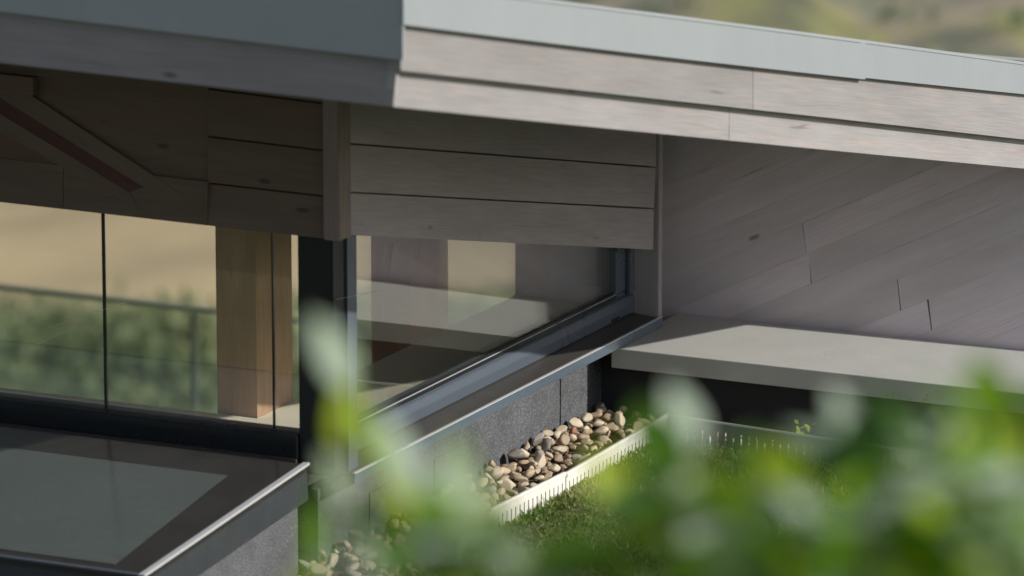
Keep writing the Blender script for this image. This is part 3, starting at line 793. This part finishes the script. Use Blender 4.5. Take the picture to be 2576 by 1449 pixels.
sprig('dry_stalk', 'pale dry twiggy stalks sticking up from the sedum', 'dry plant', on(2215 / 1.4907 * 1.0 + 0, 1380, 2, -.27), 16, .055, straw, 0, 1.1, False)
sprig('seedling', 'bright yellow green seedling in front of the shaded edging strip', 'seedling', on(2022, 1118, 2, -.25), 3, .07, M['bark'], 1.0, .25, True)

# ================================================================= FAR BALUSTRADE
BY = 6.0; bz = -1.76
bal = empty('glass_balustrade', (-6, BY, -3.5)); tag(bal, 'glass balustrade with pale top rail seen through the corner window', 'balustrade')
binv = Matrix.Translation((6, -BY, 3.5))
def bpart(mb, name, mat, **kw):
    o = mb.build(name, mat, None, **kw); o.parent = bal; o.matrix_parent_inverse = binv; return o
mbm = MB(); mbm.box(-12, -4.35, BY - .025, BY + .025, bz - .024, bz, 0, 'x'); bpart(mbm, 'handrail', metal_paint('rail', (.17, .185, .14), (.155, .17, .125), .9, 0, .05), bevel=.004)
for k, xp in enumerate((-11.3, -9.8, -8.3, -6.8, -5.23)):
    mbm = MB(); mbm.box(xp - .012, xp + .012, BY - .02, BY + .02, -3.4, bz - .036, 0, 'z'); bpart(mbm, 'baluster', metal_paint('rail_post%d' % k, (.15, .165, .13), (.14, .155, .12), .4))
mbm = MB(); mbm.box(-12, -4.35, BY + .025, BY + .035, -3.3, bz - .036, 0, 'x'); bpart(mbm, 'pane', M['glass_far'])
mbm = MB(); mbm.box(-13, 3.2, 3.6, BY + .3, -3.6, -3.4); o = mbm.build('terrace', M['floor']); tag(o, kind='structure')

# ================================================================= FOREGROUND SHRUBS
def leaf(mb, base, d, n, L, W, g, curl=.15):
    d = d.normalized(); s_ = d.cross(n).normalized(); n = s_.cross(d).normalized()
    NL = 6; rows = []
    for i in range(NL + 1):
        t = i / NL; w_ = W * .5 * (math.sin(math.pi * t ** .8) ** .75 if 0 < t < 1 else 0.02)
        cpos = base + d * (L * t) - n * (curl * L * t * t)
        rows.append([mb.vert(cpos - s_ * w_ + n * w_ * .35, (g, 0, 0)), mb.vert(cpos, (g, 0, 0)), mb.vert(cpos + s_ * w_ + n * w_ * .35, (g, 0, 0))])
    for i in range(NL):
        for q in (0, 1): mb.f.append([rows[i][q], rows[i][q + 1], rows[i + 1][q + 1], rows[i + 1][q]])
def tube(mb, pts, r0, r1):
    n = len(pts); i0 = len(mb.v)
    for k, p in enumerate(pts):
        d = (pts[min(k + 1, n - 1)] - pts[max(k - 1, 0)]).normalized(); a = d.cross(Vector((.3, .1, .9))).normalized(); b_ = d.cross(a)
        r = r0 + (r1 - r0) * k / (n - 1)
        for q in range(6): t = q * math.pi / 3; mb.vert(p + (a * math.cos(t) + b_ * math.sin(t)) * r)
    for k in range(n - 1):
        for q in range(6): mb.f.append([i0 + k * 6 + q, i0 + k * 6 + (q + 1) % 6, i0 + (k + 1) * 6 + (q + 1) % 6, i0 + (k + 1) * 6 + q])
r5 = random.Random(21)
def shrub(label, shoots, heroes):
    """shoots: (tip px, tip py, distance, leaf density); heroes: single leaves (px0,py0,px1,py1,width px,dist,tone,facing)"""
    bx_ = sum(s[0] for s in shoots) / len(shoots); g0 = at(bx_, 1449, 5.6); g0.z = 1.7
    root = empty('leafy_shrub', g0); tag(root, label, 'shrub', 'out of focus shrubs in the foreground')
    lf = MB()
    for (px, py, dist, dens) in shoots:
        dist -= 1.6; dist += .9; tip = at(px, py, dist) - g0
        b0 = Vector((tip.x * .35, tip.y * .35, 0)); mid = Vector((tip.x * .85, tip.y * .85, tip.z * .55))
        pts = [b0.lerp(mid, t).lerp(mid.lerp(tip, t), t) for t in [i / 10 for i in range(11)]]
        st = MB(); tube(st, pts, .006, .0015); st.build('branch', M['bark'], root)
        nL = int(24 * dens)
        for k in range(nL):
            t = 1 - (k / nL) ** 1.1 * .62; i = min(9, int(t * 10)); p = pts[i].lerp(pts[i + 1], t * 10 - i)
            a = k * 2.4 + r5.uniform(-.4, .4)
            dd = Vector((math.cos(a), math.sin(a), r5.uniform(.2, 1.1))); 
            L = r5.uniform(.085, .135); 
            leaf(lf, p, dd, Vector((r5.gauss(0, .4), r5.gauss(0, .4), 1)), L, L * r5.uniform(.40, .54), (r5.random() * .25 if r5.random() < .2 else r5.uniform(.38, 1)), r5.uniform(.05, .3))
    for (xa, ya, xb, yb, wpx, dist, tone, fz) in heroes:
        dist -= .6; A = at(xa, ya, dist) - g0; B_ = at(xb, yb, dist) - g0
        nn = (-FWD * (1 - fz) + Z * fz + RIGHT * .35).normalized()
        L = (B_ - A).length
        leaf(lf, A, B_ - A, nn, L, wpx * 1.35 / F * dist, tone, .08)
        # petiole back towards the bush
        st = MB(); tube(st, [A, A + Vector((0, 0, -.08)), A * .6 + Vector((0, 0, -.04)), Vector((A.x * .3, A.y * .3, 0))], .0014, .004); st.build('branch', M['bark'], root)
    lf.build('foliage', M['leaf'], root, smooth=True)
    return root
shrub('sparse blurred shrub with tall pale shoots in front of the corner post',
      [(930, 1300, 7.2, .8), (1060, 1330, 7.0, .8), (860, 1400, 7.3, .6), (1170, 1420, 7.2, .5)],
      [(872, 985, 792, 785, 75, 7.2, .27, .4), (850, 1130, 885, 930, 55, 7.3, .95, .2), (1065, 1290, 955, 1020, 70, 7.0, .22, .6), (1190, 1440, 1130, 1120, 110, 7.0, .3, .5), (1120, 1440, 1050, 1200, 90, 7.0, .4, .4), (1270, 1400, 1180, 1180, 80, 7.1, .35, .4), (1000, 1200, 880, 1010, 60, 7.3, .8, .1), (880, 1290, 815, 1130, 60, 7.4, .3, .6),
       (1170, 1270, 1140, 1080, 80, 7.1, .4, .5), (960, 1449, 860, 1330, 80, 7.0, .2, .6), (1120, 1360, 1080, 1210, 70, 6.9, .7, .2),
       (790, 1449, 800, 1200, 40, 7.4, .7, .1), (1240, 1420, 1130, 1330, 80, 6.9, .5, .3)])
shrub('low dense blurred green shrub at the middle of the bottom edge',
      [(1180, 1410, 7.1, .9), (1300, 1440, 6.9, .9), (1430, 1460, 7.1, .9), (1560, 1400, 7.0, .9), (1040, 1400, 6.8, 1.0), (1660, 1320, 7, 1.0)],
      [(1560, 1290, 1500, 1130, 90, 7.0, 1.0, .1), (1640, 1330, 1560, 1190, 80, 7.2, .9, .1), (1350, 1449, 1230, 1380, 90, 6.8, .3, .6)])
shrub('big blurred shrub with many pale and yellow green leaves filling the lower right',
      [(1700, 1180, 7.0, 1.2), (1800, 1260, 7.2, 1.2), (1900, 1180, 7.1, 1.2), (2010, 1220, 6.8, 1.2), (2110, 1130, 7.1, 1.2), (2220, 1180, 7.0, 1.3),
       (2320, 1130, 7.2, 1.3), (2430, 1060, 7.0, 1.3), (2530, 1060, 6.9, 1.3), (2600, 1130, 7.2, 1.2), (1650, 1330, 6.9, 1.2), (1760, 1370, 7.0, 1.3), (1880, 1370, 6.8, 1.3),
       (2000, 1380, 7.2, 1.3), (2130, 1330, 6.8, 1.3), (2260, 1340, 7.1, 1.3), (2400, 1300, 6.9, 1.3), (2520, 1280, 7.1, 1.3), (2600, 1380, 7.0, 1.2)],
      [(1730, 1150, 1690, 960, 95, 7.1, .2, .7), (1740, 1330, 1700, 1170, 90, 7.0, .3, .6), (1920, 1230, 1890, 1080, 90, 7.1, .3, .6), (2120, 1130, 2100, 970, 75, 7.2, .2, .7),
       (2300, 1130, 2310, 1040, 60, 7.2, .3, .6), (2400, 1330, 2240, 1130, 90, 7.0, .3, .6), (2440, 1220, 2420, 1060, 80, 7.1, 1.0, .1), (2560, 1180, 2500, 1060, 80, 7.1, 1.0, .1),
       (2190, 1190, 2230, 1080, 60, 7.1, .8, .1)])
print('objects', len(bpy.data.objects))
